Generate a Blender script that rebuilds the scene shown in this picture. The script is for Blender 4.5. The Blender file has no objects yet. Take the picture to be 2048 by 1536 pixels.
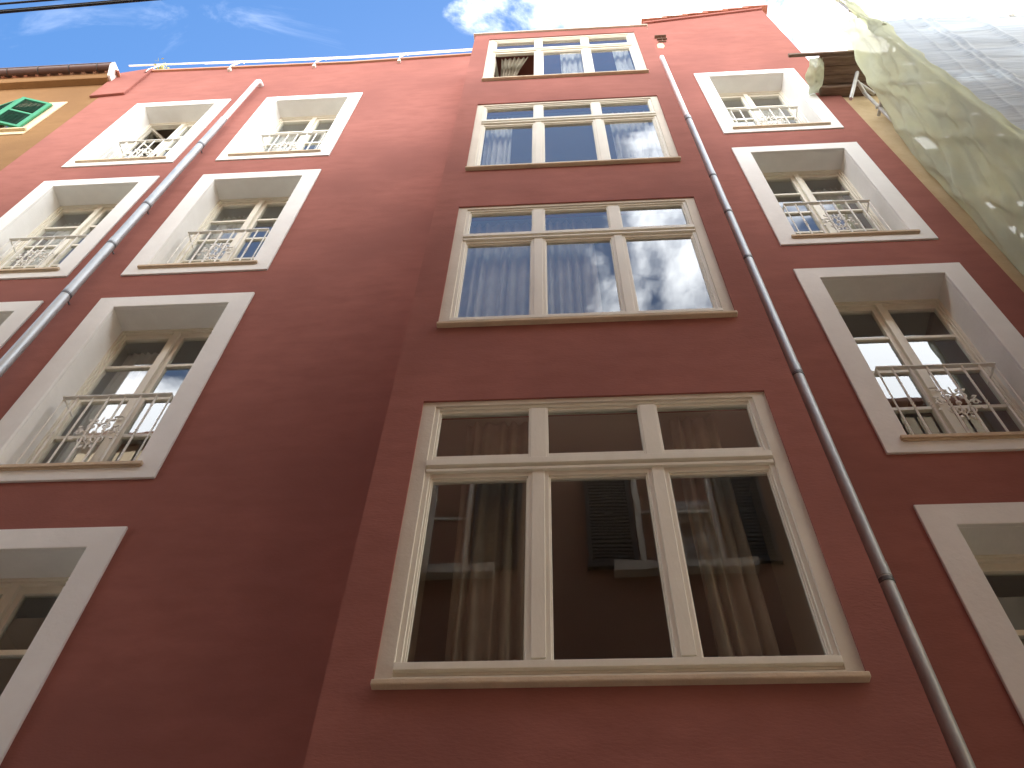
import bpy, bmesh, math, random
from mathutils import Vector, Matrix
random.seed(7)
PI = math.pi
CZ = 1.6                      # eye height: every height below is given above the eye, the ground is at -CZ
scene = bpy.context.scene
COL = scene.collection

# ------------------------------------------------------------------ mesh helpers
class MB:
    def __init__(s):
        s.v = []; s.f = []; s.sm = []
    def add(s, vs, fs, smooth=False):
        b = len(s.v); s.v += [tuple(p) for p in vs]
        for f in fs:
            s.f.append([b + i for i in f]); s.sm.append(smooth)
    def box(s, x0, x1, y0, y1, z0, z1):
        s.add([(x0,y0,z0),(x1,y0,z0),(x1,y1,z0),(x0,y1,z0),(x0,y0,z1),(x1,y0,z1),(x1,y1,z1),(x0,y1,z1)],
              [(3,2,1,0),(4,5,6,7),(0,1,5,4),(1,2,6,5),(2,3,7,6),(3,0,4,7)])
    def ring(s, x0, x1, z0, z1, wl, y0, y1, wt=None, wb=None, wr=None):
        """closed rectangular frame in the xz plane"""
        wr = wl if wr is None else wr; wt = wl if wt is None else wt; wb = wl if wb is None else wb
        O = [(x0,z0),(x1,z0),(x1,z1),(x0,z1)]; I = [(x0+wl,z0+wb),(x1-wr,z0+wb),(x1-wr,z1-wt),(x0+wl,z1-wt)]
        vs = [(x,y0,z) for x,z in O] + [(x,y0,z) for x,z in I] + [(x,y1,z) for x,z in O] + [(x,y1,z) for x,z in I]
        fs = []
        for i in range(4):
            j = (i+1) % 4
            fs += [(i,j,4+j,4+i), (8+j,8+i,12+i,12+j), (j,i,8+i,8+j), (4+i,4+j,12+j,12+i)]
        s.add(vs, fs)
    def tube(s, pts, r, n=8, cap=True, smooth=True):
        pts = [Vector(p) for p in pts]; rs = r if isinstance(r, (list, tuple)) else [r]*len(pts)
        vs = []; fs = []
        prev = None
        for i, p in enumerate(pts):
            t = (pts[min(i+1, len(pts)-1)] - pts[max(i-1, 0)]).normalized()
            if prev is None:
                a = Vector((0,0,1)) if abs(t.z) < .9 else Vector((1,0,0))
                u = t.cross(a).normalized()
            else:
                u = (prev - t*prev.dot(t)).normalized()
            prev = u; w = t.cross(u)
            for k in range(n):
                c = 2*PI*k/n
                vs.append(p + (u*math.cos(c) + w*math.sin(c))*rs[i])
        for i in range(len(pts)-1):
            for k in range(n):
                k2 = (k+1) % n
                fs.append((i*n+k, i*n+k2, (i+1)*n+k2, (i+1)*n+k))
        s.add(vs, fs, smooth)
        if cap:
            L = (len(pts)-1)*n
            s.add(vs[:n], [tuple(reversed(range(n)))]); s.add(vs[L:], [tuple(range(n))])
    def prism(s, poly, a, b, axis='y'):
        """extrude a polygon given in (x,z) along y (axis y) or in (y,z) along x (axis x)"""
        n = len(poly)
        if axis == 'y':
            vs = [(p,a,q) for p,q in poly] + [(p,b,q) for p,q in poly]
        else:
            vs = [(a,p,q) for p,q in poly] + [(b,p,q) for p,q in poly]
        fs = [tuple(range(n)), tuple(reversed(range(n, 2*n)))] + [((i+1) % n, i, n+i, n+(i+1) % n) for i in range(n)]
        s.add(vs, fs)
    def panel(s, xs, zs, holes, y, depth, X=lambda x, z: x, Zf=lambda x, z: z, flip=False):
        """wall sheet with square openings, its reveals and its back sheet"""
        for x0, x1, z0, z1 in holes:
            xs = xs + [x0, x1]; zs = zs + [z0, z1]
        xs = sorted(set(round(x, 4) for x in xs)); zs = sorted(set(round(z, 4) for z in zs))
        hole = lambda xm, zm: any(x0 < xm < x1 and z0 < zm < z1 for x0, x1, z0, z1 in holes)
        P = lambda x, yy, z: (X(x, z), yy, Zf(x, z))
        for i in range(len(xs)-1):
            for j in range(len(zs)-1):
                if hole((xs[i]+xs[i+1])/2, (zs[j]+zs[j+1])/2): continue
                a, b, c, d = xs[i], xs[i+1], zs[j], zs[j+1]
                s.add([P(a,y,c),P(b,y,c),P(b,y,d),P(a,y,d)], [(0,1,2,3)])
                s.add([P(a,y+depth,c),P(b,y+depth,c),P(b,y+depth,d),P(a,y+depth,d)], [(3,2,1,0)])
        for x0, x1, z0, z1 in holes:
            y2 = y + depth
            s.add([(x0,y,z0),(x0,y2,z0),(x0,y2,z1),(x0,y,z1)], [(3,2,1,0)])
            s.add([(x1,y,z0),(x1,y2,z0),(x1,y2,z1),(x1,y,z1)], [(0,1,2,3)])
            s.add([(x0,y,z1),(x0,y2,z1),(x1,y2,z1),(x1,y,z1)], [(3,2,1,0)])
            s.add([(x0,y,z0),(x0,y2,z0),(x1,y2,z0),(x1,y,z0)], [(0,1,2,3)])
    def mesh(s, name, mat):
        me = bpy.data.meshes.new(name)
        me.from_pydata(s.v, [], s.f); me.validate(clean_customdata=False)
        bm = bmesh.new(); bm.from_mesh(me)
        bmesh.ops.remove_doubles(bm, verts=bm.verts, dist=1e-5)
        bm.to_mesh(me); bm.free()
        if mat: me.materials.append(mat)
        return me
    def obj(s, name, mat, parent=None, loc=(0,0,0), bevel=0, recalc=True, smooth=None, segs=2):
        me = s.mesh(name, mat)
        if recalc:
            bm = bmesh.new(); bm.from_mesh(me); bmesh.ops.recalc_face_normals(bm, faces=bm.faces); bm.to_mesh(me); bm.free()
        if smooth or any(s.sm):
            for p in me.polygons: p.use_smooth = True
            if smooth is None:
                me.set_sharp_from_angle(angle=math.radians(40))
        o = bpy.data.objects.new(name, me); COL.objects.link(o)
        o.location = loc
        if parent: o.parent = parent
        if bevel:
            m = o.modifiers.new('edge', 'BEVEL'); m.width = bevel; m.segments = segs; m.limit_method = 'ANGLE'; m.angle_limit = math.radians(40)
        return o

def tag(o, label=None, cat=None, group=None, kind=None):
    if label: o['label'] = label
    if cat: o['category'] = cat
    if group: o['group'] = group
    if kind: o['kind'] = kind
    return o
def empty(name, loc, label, cat, group=None):
    o = bpy.data.objects.new(name, None); COL.objects.link(o); o.location = loc; o.empty_display_size = .3
    return tag(o, label, cat, group)
def copy_part(o, parent, loc=None):
    c = o.copy(); COL.objects.link(c); c.parent = parent
    if loc is not None: c.location = loc
    for ch in o.children: copy_part(ch, c)
    return c
def lift(p): return (p[0], p[1], p[2] + CZ)

# ------------------------------------------------------------------ materials
def nodes(name):
    m = bpy.data.materials.new(name); m.use_nodes = True
    nt = m.node_tree; nt.nodes.clear()
    out = nt.nodes.new('ShaderNodeOutputMaterial')
    return m, nt, nt.nodes, nt.links, out
def noise_mat(name, c1, c2, rough=.8, scale=3, stretch=(1,1,1), bump=.0, bscale=80, spec=.3, metal=0, c3=None, s3=.6, detail=6, rvar=.0):
    m, nt, N, L, out = nodes(name)
    b = N.new('ShaderNodeBsdfPrincipled'); L.new(b.outputs[0], out.inputs[0])
    b.inputs['Roughness'].default_value = rough; b.inputs['Specular IOR Level'].default_value = spec; b.inputs['Metallic'].default_value = metal
    tc = N.new('ShaderNodeTexCoord'); mp = N.new('ShaderNodeMapping'); mp.inputs['Scale'].default_value = stretch
    L.new(tc.outputs['Object'], mp.inputs[0])
    n = N.new('ShaderNodeTexNoise'); n.inputs['Scale'].default_value = scale; n.inputs['Detail'].default_value = detail; n.inputs['Roughness'].default_value = .6
    L.new(mp.outputs[0], n.inputs[0])
    r = N.new('ShaderNodeMapRange'); r.inputs[1].default_value = .3; r.inputs[2].default_value = .7; L.new(n.outputs[0], r.inputs[0])
    mx = N.new('ShaderNodeMix'); mx.data_type = 'RGBA'; mx.inputs[6].default_value = (*c1, 1); mx.inputs[7].default_value = (*c2, 1)
    L.new(r.outputs[0], mx.inputs[0]); col = mx.outputs[2]
    if c3:
        n3 = N.new('ShaderNodeTexNoise'); n3.inputs['Scale'].default_value = s3; n3.inputs['Detail'].default_value = 4
        L.new(tc.outputs['Object'], n3.inputs[0])
        r3 = N.new('ShaderNodeMapRange'); r3.inputs[1].default_value = .42; r3.inputs[2].default_value = .72; L.new(n3.outputs[0], r3.inputs[0])
        m3 = N.new('ShaderNodeMix'); m3.data_type = 'RGBA'; L.new(r3.outputs[0], m3.inputs[0]); L.new(col, m3.inputs[6]); m3.inputs[7].default_value = (*c3, 1)
        col = m3.outputs[2]
    L.new(col, b.inputs['Base Color'])
    if rvar:
        rr = N.new('ShaderNodeMapRange'); rr.inputs[3].default_value = rough - rvar; rr.inputs[4].default_value = rough + rvar
        L.new(n.outputs[0], rr.inputs[0]); L.new(rr.outputs[0], b.inputs['Roughness'])
    if bump:
        nb = N.new('ShaderNodeTexNoise'); nb.inputs['Scale'].default_value = bscale; nb.inputs['Detail'].default_value = 5
        L.new(mp.outputs[0], nb.inputs[0])
        bp = N.new('ShaderNodeBump'); bp.inputs['Strength'].default_value = bump; bp.inputs['Distance'].default_value = .02
        L.new(nb.outputs[0], bp.inputs['Height']); L.new(bp.outputs[0], b.inputs['Normal'])
    return m
M = {}
M['stucco'] = noise_mat('red_stucco', (.285,.112,.090), (.345,.138,.113), .92, 3.2, (1,1,2.4), .14, 34, .12, c3=(.258,.103,.085), s3=.8)
M['ochre'] = noise_mat('ochre_stucco', (.215,.118,.048), (.255,.142,.06), .9, 3, (1,1,2), .3, 30, .15, c3=(.185,.10,.042))
M['cream_wall'] = noise_mat('cream_stucco', (.50,.38,.22), (.60,.48,.30), .9, 3, (1,1,1), .4, 20, .15, c3=(.38,.28,.17))
M['plaster'] = noise_mat('white_plaster', (.80,.81,.79), (.86,.87,.85), .85, 6, (1,1,1), .12, 30, .2, c3=(.76,.765,.74), s3=1.1)
M['cream'] = noise_mat('cream_plaster', (.60,.48,.30), (.66,.54,.36), .85, 6)
M['trim'] = noise_mat('trim_paint', (.66,.61,.51), (.72,.67,.57), .6, 4, (1,1,1), .1, 45, .3, c3=(.61,.56,.46), s3=1.6)
M['paint'] = noise_mat('cream_paint', (.73,.70,.59), (.79,.76,.65), .42, 9, (1,1,.3), .06, 70, .45)
M['sill'] = noise_mat('sill_stone', (.60,.47,.32), (.68,.55,.39), .7, 14, (1,1,1), .25, 60, .3, c3=(.54,.44,.32), s3=3)
M['iron'] = noise_mat('white_iron', (.76,.75,.70), (.84,.83,.78), .5, 20, bump=.1, bscale=120)
M['zinc'] = noise_mat('zinc', (.33,.36,.38), (.46,.49,.51), .42, 5, (3,3,.7), .08, 30, .5, metal=.45, rvar=.1)
M['zinc_pale'] = noise_mat('pale_zinc', (.78,.79,.80), (.86,.87,.87), .4, 5, (3,3,.7), .05, 30, .5, metal=.1)
M['dark_metal'] = noise_mat('dark_metal', (.06,.06,.06), (.10,.10,.09), .5, 10, metal=.5)
M['coping'] = noise_mat('coping', (.50,.24,.15), (.58,.32,.22), .85, 5, c3=(.45,.32,.22))
M['tile'] = noise_mat('roof_tile', (.42,.16,.10), (.50,.22,.15), .85, 6, bump=.3, bscale=30, c3=(.40,.28,.2))
M['tile_old'] = noise_mat('old_roof_tile', (.17,.085,.06), (.24,.125,.09), .9, 4, bump=.3, bscale=30)
M['gutter'] = noise_mat('brown_gutter', (.070,.032,.024), (.10,.045,.034), .45, 6, (1,1,1), .05, 30, .5)
M['green'] = noise_mat('green_paint', (.025,.22,.10), (.035,.27,.13), .45, 8)
M['green_dark'] = noise_mat('green_slat', (.010,.09,.05), (.014,.11,.06), .55, 8)
M['wood'] = noise_mat('old_wood', (.13,.085,.06), (.24,.17,.125), .8, 5, (1,8,8), .35, 20, .2, c3=(.17,.13,.10))
M['wood_pale'] = noise_mat('pale_plank', (.40,.31,.19), (.52,.42,.28), .8, 5, (1,8,8), .3, 20, .2)
M['room'] = noise_mat('room_paint', (.50,.44,.34), (.54,.48,.38), .9, 1.5)
M['terracotta'] = noise_mat('terracotta', (.36,.20,.14), (.42,.245,.17), .9, 2, bump=.2, bscale=20)
M['beige'] = noise_mat('beige_stucco', (.50,.41,.29), (.58,.48,.35), .9, 2, bump=.2, bscale=20)
M['shutter'] = noise_mat('blue_shutter', (.035,.04,.045), (.05,.055,.06), .55, 8)
M['asphalt'] = noise_mat('street_stone', (.34,.31,.27), (.42,.39,.34), .85, 1.5, bump=.4, bscale=12)
M['steel'] = noise_mat('galvanised', (.42,.42,.40), (.55,.55,.53), .45, 8, metal=.6)
M['cable'] = noise_mat('black_rubber', (.012,.012,.014), (.02,.02,.022), .6, 8)
M['leaf'] = noise_mat('leaf', (.30,.32,.06), (.42,.42,.12), .6, 9)
M['pipe_seal'] = noise_mat('pipe_seal', (.10,.11,.12), (.16,.17,.18), .5, 10, metal=.4)

def cloth_mat(name, c, trans=.35, alpha=0., rough=.9, bump=0, bscale=10, c2=None, nscale=4, stretch=(1,1,1)):
    m, nt, N, L, out = nodes(name)
    d = N.new('ShaderNodeBsdfDiffuse'); t = N.new('ShaderNodeBsdfTranslucent')
    mix = N.new('ShaderNodeMixShader'); mix.inputs[0].default_value = trans
    tc = N.new('ShaderNodeTexCoord'); mp = N.new('ShaderNodeMapping'); mp.inputs['Scale'].default_value = stretch; L.new(tc.outputs['Object'], mp.inputs[0])
    n = N.new('ShaderNodeTexNoise'); n.inputs['Scale'].default_value = nscale; n.inputs['Detail'].default_value = 6; L.new(mp.outputs[0], n.inputs[0])
    mx = N.new('ShaderNodeMix'); mx.data_type = 'RGBA'; mx.inputs[6].default_value = (*c, 1); mx.inputs[7].default_value = (*(c2 or [k*.85 for k in c]), 1)
    r = N.new('ShaderNodeMapRange'); r.inputs[1].default_value = .35; r.inputs[2].default_value = .65; L.new(n.outputs[0], r.inputs[0]); L.new(r.outputs[0], mx.inputs[0])
    L.new(mx.outputs[2], d.inputs[0]); L.new(mx.outputs[2], t.inputs[0])
    L.new(d.outputs[0], mix.inputs[1]); L.new(t.outputs[0], mix.inputs[2])
    if bump:
        nb = N.new('ShaderNodeTexNoise'); nb.inputs['Scale'].default_value = bscale; nb.inputs['Detail'].default_value = 4; nb.inputs['Distortion'].default_value = 1.2; L.new(mp.outputs[0], nb.inputs[0])
        bp = N.new('ShaderNodeBump'); bp.inputs['Strength'].default_value = bump; bp.inputs['Distance'].default_value = .05
        L.new(nb.outputs[0], bp.inputs['Height']); L.new(bp.outputs[0], d.inputs['Normal']); L.new(bp.outputs[0], t.inputs['Normal'])
    last = mix.outputs[0]
    if alpha:
        tr = N.new('ShaderNodeBsdfTransparent'); m2 = N.new('ShaderNodeMixShader'); m2.inputs[0].default_value = alpha
        L.new(last, m2.inputs[1]); L.new(tr.outputs[0], m2.inputs[2]); last = m2.outputs[0]
    L.new(last, out.inputs[0])
    return m
M['curtain'] = cloth_mat('curtain_cloth', (.46,.41,.32), .35, c2=(.40,.35,.27))
M['sheer'] = cloth_mat('sheer_cloth', (.90,.88,.83), .35, .05)
M['net_green'] = cloth_mat('yellow_green_net', (.68,.70,.52), .45, .24, bump=.2, bscale=7, c2=(.62,.65,.53), nscale=3, stretch=(1,1.5,.5))
M['net_grey'] = cloth_mat('grey_sheet', (.56,.62,.67), .28, .03, bump=.45, bscale=5, c2=(.45,.51,.57), nscale=3, stretch=(.35,1,4))
M['net_white'] = cloth_mat('white_net', (.82,.83,.80), .5, .22, bump=.3, bscale=4)

def glass_mat():
    m, nt, N, L, out = nodes('window_glass')
    tr = N.new('ShaderNodeBsdfTransparent'); tr.inputs[0].default_value = (.88,.91,.89,1)
    gl = N.new('ShaderNodeBsdfGlossy'); gl.inputs['Roughness'].default_value = .012; gl.inputs[0].default_value = (.93,.97,1,1)
    lw = N.new('ShaderNodeLayerWeight'); lw.inputs[0].default_value = .5
    # several reflecting faces of a double-glazed unit: Schlick curve with a raised floor
    p = N.new('ShaderNodeMath'); p.operation = 'POWER'; p.inputs[1].default_value = 3.0; L.new(lw.outputs['Facing'], p.inputs[0])
    a = N.new('ShaderNodeMath'); a.operation = 'MULTIPLY_ADD'; a.inputs[1].default_value = .90; a.inputs[2].default_value = .085; L.new(p.outputs[0], a.inputs[0])
    tc = N.new('ShaderNodeTexCoord'); n = N.new('ShaderNodeTexNoise'); n.inputs['Scale'].default_value = 1.6; L.new(tc.outputs['Object'], n.inputs[0])
    bp = N.new('ShaderNodeBump'); bp.inputs['Strength'].default_value = .03; bp.inputs['Distance'].default_value = .05; L.new(n.outputs[0], bp.inputs['Height']); L.new(bp.outputs[0], gl.inputs['Normal'])
    mix = N.new('ShaderNodeMixShader'); L.new(a.outputs[0], mix.inputs[0]); L.new(tr.outputs[0], mix.inputs[1]); L.new(gl.outputs[0], mix.inputs[2])
    L.new(mix.outputs[0], out.inputs[0])
    return m
M['glass'] = glass_mat()

# ------------------------------------------------------------------ the setting
g = MB(); g.add([(-400,-400,0),(400,-400,0),(400,400,0),(-400,400,0)], [(0,1,2,3)])
tag(g.obj('street', M['asphalt'], recalc=False), 'narrow stone paved street between the houses', kind='structure')

# ------------------------------------------------------------------ the red building
RL = (-1.6, 4.0, 0.0)
red = empty('apartment_building', RL, 'tall red stucco apartment house with white framed windows and a projecting window bay', 'building')
NEG = (-RL[0], -RL[1], -RL[2])
def part(mb, name, mat, parent=red, bevel=0, **k):
    mb.v = [lift(p) for p in mb.v]
    return mb.obj(name, mat, parent, (NEG if parent is red else (0,0,0)), bevel, **k)

WH = 2.72
cols = {'A': -5.757, 'B': -3.66, 'R': 2.987}
zbs = {'A': [11.175, 7.965, 4.734, 1.52], 'B': [11.154, 7.935, 4.738, 1.521], 'R': [11.258, 8.007, 4.773, 1.534]}
holesL = []; holesR = []
for c in 'ABR':
    for zb in zbs[c]:
        (holesR if c == 'R' else holesL).append((cols[c]-.575, cols[c]+.575, zb+.11, zb+2.545))
BX0, BX1, BY = -1.13, 1.547, 3.4
bayz = [12.04, 8.82, 5.66, 2.482]
BXC = .215
# parapet line of the left wing
par = [(-7.46, 15.81), (-5.56, 15.74), (-3.42, 15.66), (-2.12, 15.73), (-1.13, 15.78), (1.85, 15.9)]
def parz(x):
    for (a, za), (b, zb_) in zip(par, par[1:]):
        if x <= b: return za + (zb_-za)*max(0, (x-a))/(b-a)
    return par[-1][1]
w = MB()
TOP = 15.0
w.panel([-7.36, -6.5, -5, -3.4, -2.1, BX0], [-CZ, 0, TOP, 15.7], holesL, 4.0, .3, Zf=lambda x, z: parz(x) if z > 15.5 else z)
w.panel([BX0, 1.78], [14.2, 15.7], [], 4.0, .3, Zf=lambda x, z: parz(x) if z > 15.5 else z)
rake = lambda x: 17.43 + (x-1.842)*(18.06-17.43)/(4.16-1.842)
w.panel([BX1, 1.78], [-CZ, 14.2], [], 4.0, .3)
w.panel([1.78, 4.08], [-CZ, 15.7, 17], holesR, 4.0, .3, Zf=lambda x, z: rake(x) if z > 16.5 else z)
# bay front and cheeks
bh = [(BXC-1.115, BXC+1.115, z+.02, z+2.262) for z in bayz]
w.panel([BX0, BX1], [1.0, 14.60], bh, BY, .16)
w.box(BX0, BX0+.20, BY+.001, 4.0, 1.0, 14.6); w.box(BX1-.20, BX1, BY+.001, 4.0, 1.0, 14.6)
w.box(BX0+.20, BX1-.20, BY+.16, 4.0, 1.0, 1.2)
part(w, 'wall', M['stucco'], recalc=False)
# raised fire-wall block at the left end
b = MB(); b.prism([(-7.50, 14.38), (-6.95, 14.47), (-6.98, 15.93), (-7.53, 15.68)], 3.955, 4.25)
part(b, 'wall_block', M['stucco'], bevel=.012)
# roofs, side and back walls, storeys
b = MB()
b.box(-7.36, 1.775, 4.3, 12, 15.0, 15.2); b.box(BX0+.01, BX1-.01, BY+.01, 4.3, 14.45, 14.58)
b.box(-7.36, -7.1, 4.3, 12, -CZ, 15.0); b.box(-7.1, 4.08, 11.7, 12, -CZ, 15.0)
b.box(3.82, 4.078, 4.3, 11.7, -CZ, 17.2); b.box(1.782, 2.05, 4.3, 11.7, 15.2, 17.1); b.box(1.782, 4.075, 11.7, 12, 15.2, 17.1)
part(b, 'shell_wall', M['stucco'])
for z in (1.72, 4.93, 8.12, 11.38, 14.44):
    b = MB(); b.box(-7.1, 3.82, 4.31, 11.7, z-.16, z)
    if z < 14: b.box(BX0+.222, BX1-.222, BY+.165, 4.31, z-.16, z)
    part(b, 'floor_slab', M['room'])
for q in ((-2.1, -1.95, 4.31, 8.99, -CZ, 14.28), (2.0, 2.12, 4.31, 8.99, -CZ, 14.28), (-4.78, -4.66, 4.31, 8.99, -CZ, 14.28), (-7.09, 3.81, 9.0, 9.1, -CZ, 14.28),
          (BX0+.201, BX0+.217, BY+.161, 4.302, 1.25, 14.28), (BX1-.217, BX1-.201, BY+.161, 4.302, 1.25, 14.28), (-1.95, BX0+.205, 4.305, 4.32, -CZ, 14.28), (BX1-.20, 2.0, 4.305, 4.32, -CZ, 14.28)):
    b = MB(); b.box(*q); part(b, 'partition_wall', M['room'])
# coping on the left parapet and on the bay
b = MB()
for (x0, z0), (x1, z1) in zip(par[:-1], par[1:]):
    if x0 < -6.97: z0 = z0 + (z1-z0)*(-6.97-x0)/(x1-x0); x0 = -6.97
    if x1 > 1.8: x1 = 1.8
    b.add([(x0,3.965,z0-.004),(x1,3.965,z1-.004),(x1,4.36,z1-.004),(x0,4.36,z0-.004),(x0,3.965,z0+.05),(x1,3.965,z1+.05),(x1,4.36,z1+.05),(x0,4.36,z0+.05)],
          [(3,2,1,0),(4,5,6,7),(0,1,5,4),(2,3,7,6)] + ([(3,0,4,7)] if x0 < -6.9 else []) + ([(1,2,6,5)] if x1 > 1.7 else []))
part(b, 'parapet_coping', M['coping'])
b = MB(); b.box(BX0-.03, BX1+.02, BY-.03, 4.0, 14.602, 14.635)
part(b, 'bay_coping', M['trim'], bevel=.008)
# stepped tile verge of the right wing
b = MB()
n = 6; x0 = 1.80
for i in range(n):
    xa = x0 + (4.16-x0)*i/n; xb = x0 + (4.16-x0)*(i+1)/n + .05
    za = rake(xa) + .06; zb = rake(xb) - .030
    for k, (ya, yb) in enumerate(((3.94, 4.12), (4.125, 4.35), (4.355, 4.6))):
        d = random.uniform(-.012, .012)
        b.add([(xa-.04,ya,za+.035),(xb,ya,zb+.012),(xb,yb,zb+.012),(xa-.04,yb,za+.035),(xa-.04,ya,za+.075+d),(xb,ya,zb+.06),(xb,yb,zb+.06),(xa-.04,yb,za+.075+d)],
              [(3,2,1,0),(4,5,6,7),(0,1,5,4),(1,2,6,5),(2,3,7,6),(3,0,4,7)])
part(b, 'verge_tiles', M['tile'], bevel=.006)
b = MB(); b.prism([(1.78, rake(1.78)-.09), (4.085, rake(4.085)-.09), (4.085, rake(4.085)-.003), (1.78, rake(1.78)-.003)], 3.965, 3.999)
part(b, 'verge_band', M['stucco'], bevel=.006)
# roof of right wing
b = MB(); b.prism([(1.85, rake(1.85)-.06), (4.07, rake(4.07)-.06), (4.07, rake(4.07)-.01), (1.85, rake(1.85)-.01)], 4.305, 12)
part(b, 'roof', M['tile'])
# roof-terrace railing
b = MB()
rl = [(-7.6, 16.33), (-6.3, 16.26), (-4.8, 16.17), (-3.5, 16.125), (-2.4, 16.16), (-1.1, 16.225), (.5, 16.3)]
b.tube([(x, 4.0, z) for x, z in rl], .015, 8)
b.tube([(x+.1, 4.03, z+.055) for x, z in rl[1:]], .010, 8)
part(b, 'terrace_railing', M['iron'])
for x in (-7.02, -5.52, -4.02, -2.55):
    b = MB(); zr = parz(x); zt = [a[1] for a in rl]
    zt = parz(x) + .5
    b.tube([(x, 4.0, zr-.14), (x, 3.95, zr-.13), (x, 3.945, zr+.02), (x+.03, 3.97, zr+.22), (x+.05, 4.0, zt-.02), (x+.06, 4.05, zt+.03)], .010, 6)
    b.box(x-.025, x+.025, 3.955, 3.999, zr-.18, zr-.10)
    part(b, 'railing_bracket', M['iron'])
# wall vent on right wing by the bay
b = MB()
b.box(1.875, 2.075, 3.945, 3.999, 16.26, 16.285); b.box(1.90, 2.075, 3.965, 3.999, 16.12, 16.14); b.box(1.91, 2.05, 3.975, 3.999, 15.98, 15.995)
b.box(1.985, 2.0, 3.985, 4.01, 15.97, 16.27)
part(b, 'wall_vent', M['wood'], bevel=.004)
b = MB(); b.prism([(1.86, 15.62), (1.95, 15.58), (1.99, 15.72), (1.98, 15.88), (1.92, 15.93), (1.87, 15.84)], 3.994, 4.003)
part(b, 'plaster_patch', M['cream'], bevel=.003)

# ---- drainpipes
def drainpipe(x, y, r, ztop, zsplit, clamps, zbot, elbow):
    zs = [zbot] + sorted(clamps) + [zsplit]
    o = MB(); o.tube([(x, y, zbot), (x, y, zsplit)], r, 20)
    p = part(o, 'drainpipe', M['zinc'])
    u = MB()
    if elbow:
        u.tube([(x, y, zsplit-.05), (x, y, ztop-.10), (x+.005, y+.02, ztop-.02), (x+.01, y+.09, ztop+.01)], [r*.80, r*.80, r*.95, r*1.05], 18)
    else:
        u.tube([(x, y, zsplit-.05), (x, y, ztop)], r*.82, 18)
        u.box(x-.03, x+.03, y-.02, 4.0, ztop-.03, ztop+.012)
    u.v = [lift(q) for q in u.v]; uo = u.obj('upper_pipe', M['zinc_pale'], p)
    for z in clamps:
        c = MB()
        c.tube([(x, y, z-.014), (x, y, z+.014)], r*1.09, 18)
        c.box(x-.006, x+.006, y+r, 4.005, z-.008, z+.008)
        c.v = [lift(q) for q in c.v]; c.obj('clamp', M['pipe_seal'], p)
        c = MB(); c.tube([(x, y, z+.03), (x, y, z+.14)], r*1.06, 18); c.v = [lift(q) for q in c.v]; c.obj('socket', M['zinc'], p)
    return p
drainpipe(-4.71, 3.90, .049, 14.55, 12.60, [11.50, 9.50, 8.47, 7.38, 4.4, 1.2], -CZ+.02, True)
drainpipe(1.815, 3.90, .044, 14.66, 11.66, [11.55, 9.58, 8.59, 7.55, 5.61, 3.53, 1.4], -CZ+.02, False)

# ---- French windows (deep white reveal, cream frame, iron guard rail)
def leaf(mb, s, y0=.0, y1=.045):
    """one casement, hinge edge at x=0, closing edge at x=s*.53"""
    a, b_ = (0, .53) if s > 0 else (-.53, 0)
    inner = .07
    wl = .028 if s > 0 else inner; wr = inner if s > 0 else .028
    mb.ring(a, b_, .18, 2.50, wl, y0, y1, wt=.07, wb=.18, wr=wr)
    for z in (.915, 1.435, 1.955): mb.box(a+wl, b_-wr, y0+.004, y1-.004, z-.02, z+.02)
def ornament():
    o = MB(); y = .085; zc = .68
    def spiral(cx, cz, r0, turns, a0, sgn, flip):
        pts = []
        for k in range(22):
            t = k/21; a = a0 + sgn*turns*2*PI*t; r = r0*(1-.8*t)
            pts.append((flip*(cx + r*math.cos(a)), y, cz + r*math.sin(a)))
        o.tube(pts, .0065, 5)
    for f in (1, -1):
        spiral(.055, zc+.085, .05, 1.25, PI, -1, f); spiral(.06, zc-.08, .055, 1.25, PI, 1, f)
        spiral(.125, zc+.01, .034, 1.1, PI*.8, -1, f)
        o.tube([(0, y, zc-.15), (f*.04, y, zc-.10), (f*.07, y, zc), (f*.14, y, zc+.06), (f*.165, y, zc+.0)], .006, 5)
        for (lx, lz, an) in ((.03, .14, 1.0), (.075, .15, .6), (.12, .075, .2), (.14, -.06, -.5), (.03, -.15, -1.1), (.09, .02, .3)):
            c, s_ = math.cos(an), math.sin(an); L_ = .045
            pts = [(0,0), (L_*.5, .013), (L_, 0), (L_*.5, -.013)]
            P = [(f*(lx + c*a - s_*b_), zc + lz + s_*a + c*b_) for a, b_ in pts]
            o.prism(P if f > 0 else P[::-1], y-.006, y+.006)
    for (dx, dz, r) in ((0, .0, .024), (0, .10, .016), (0, -.10, .016)):
        o.tube([(dx, y-.016, zc+dz), (dx, y-.004, zc+dz), (dx, y+.010, zc+dz)], [r*.5, r, r*.6], 8)
    o.tube([(0, y, zc-.2), (0, y, zc+.2)], .006, 6)
    return o
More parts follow.
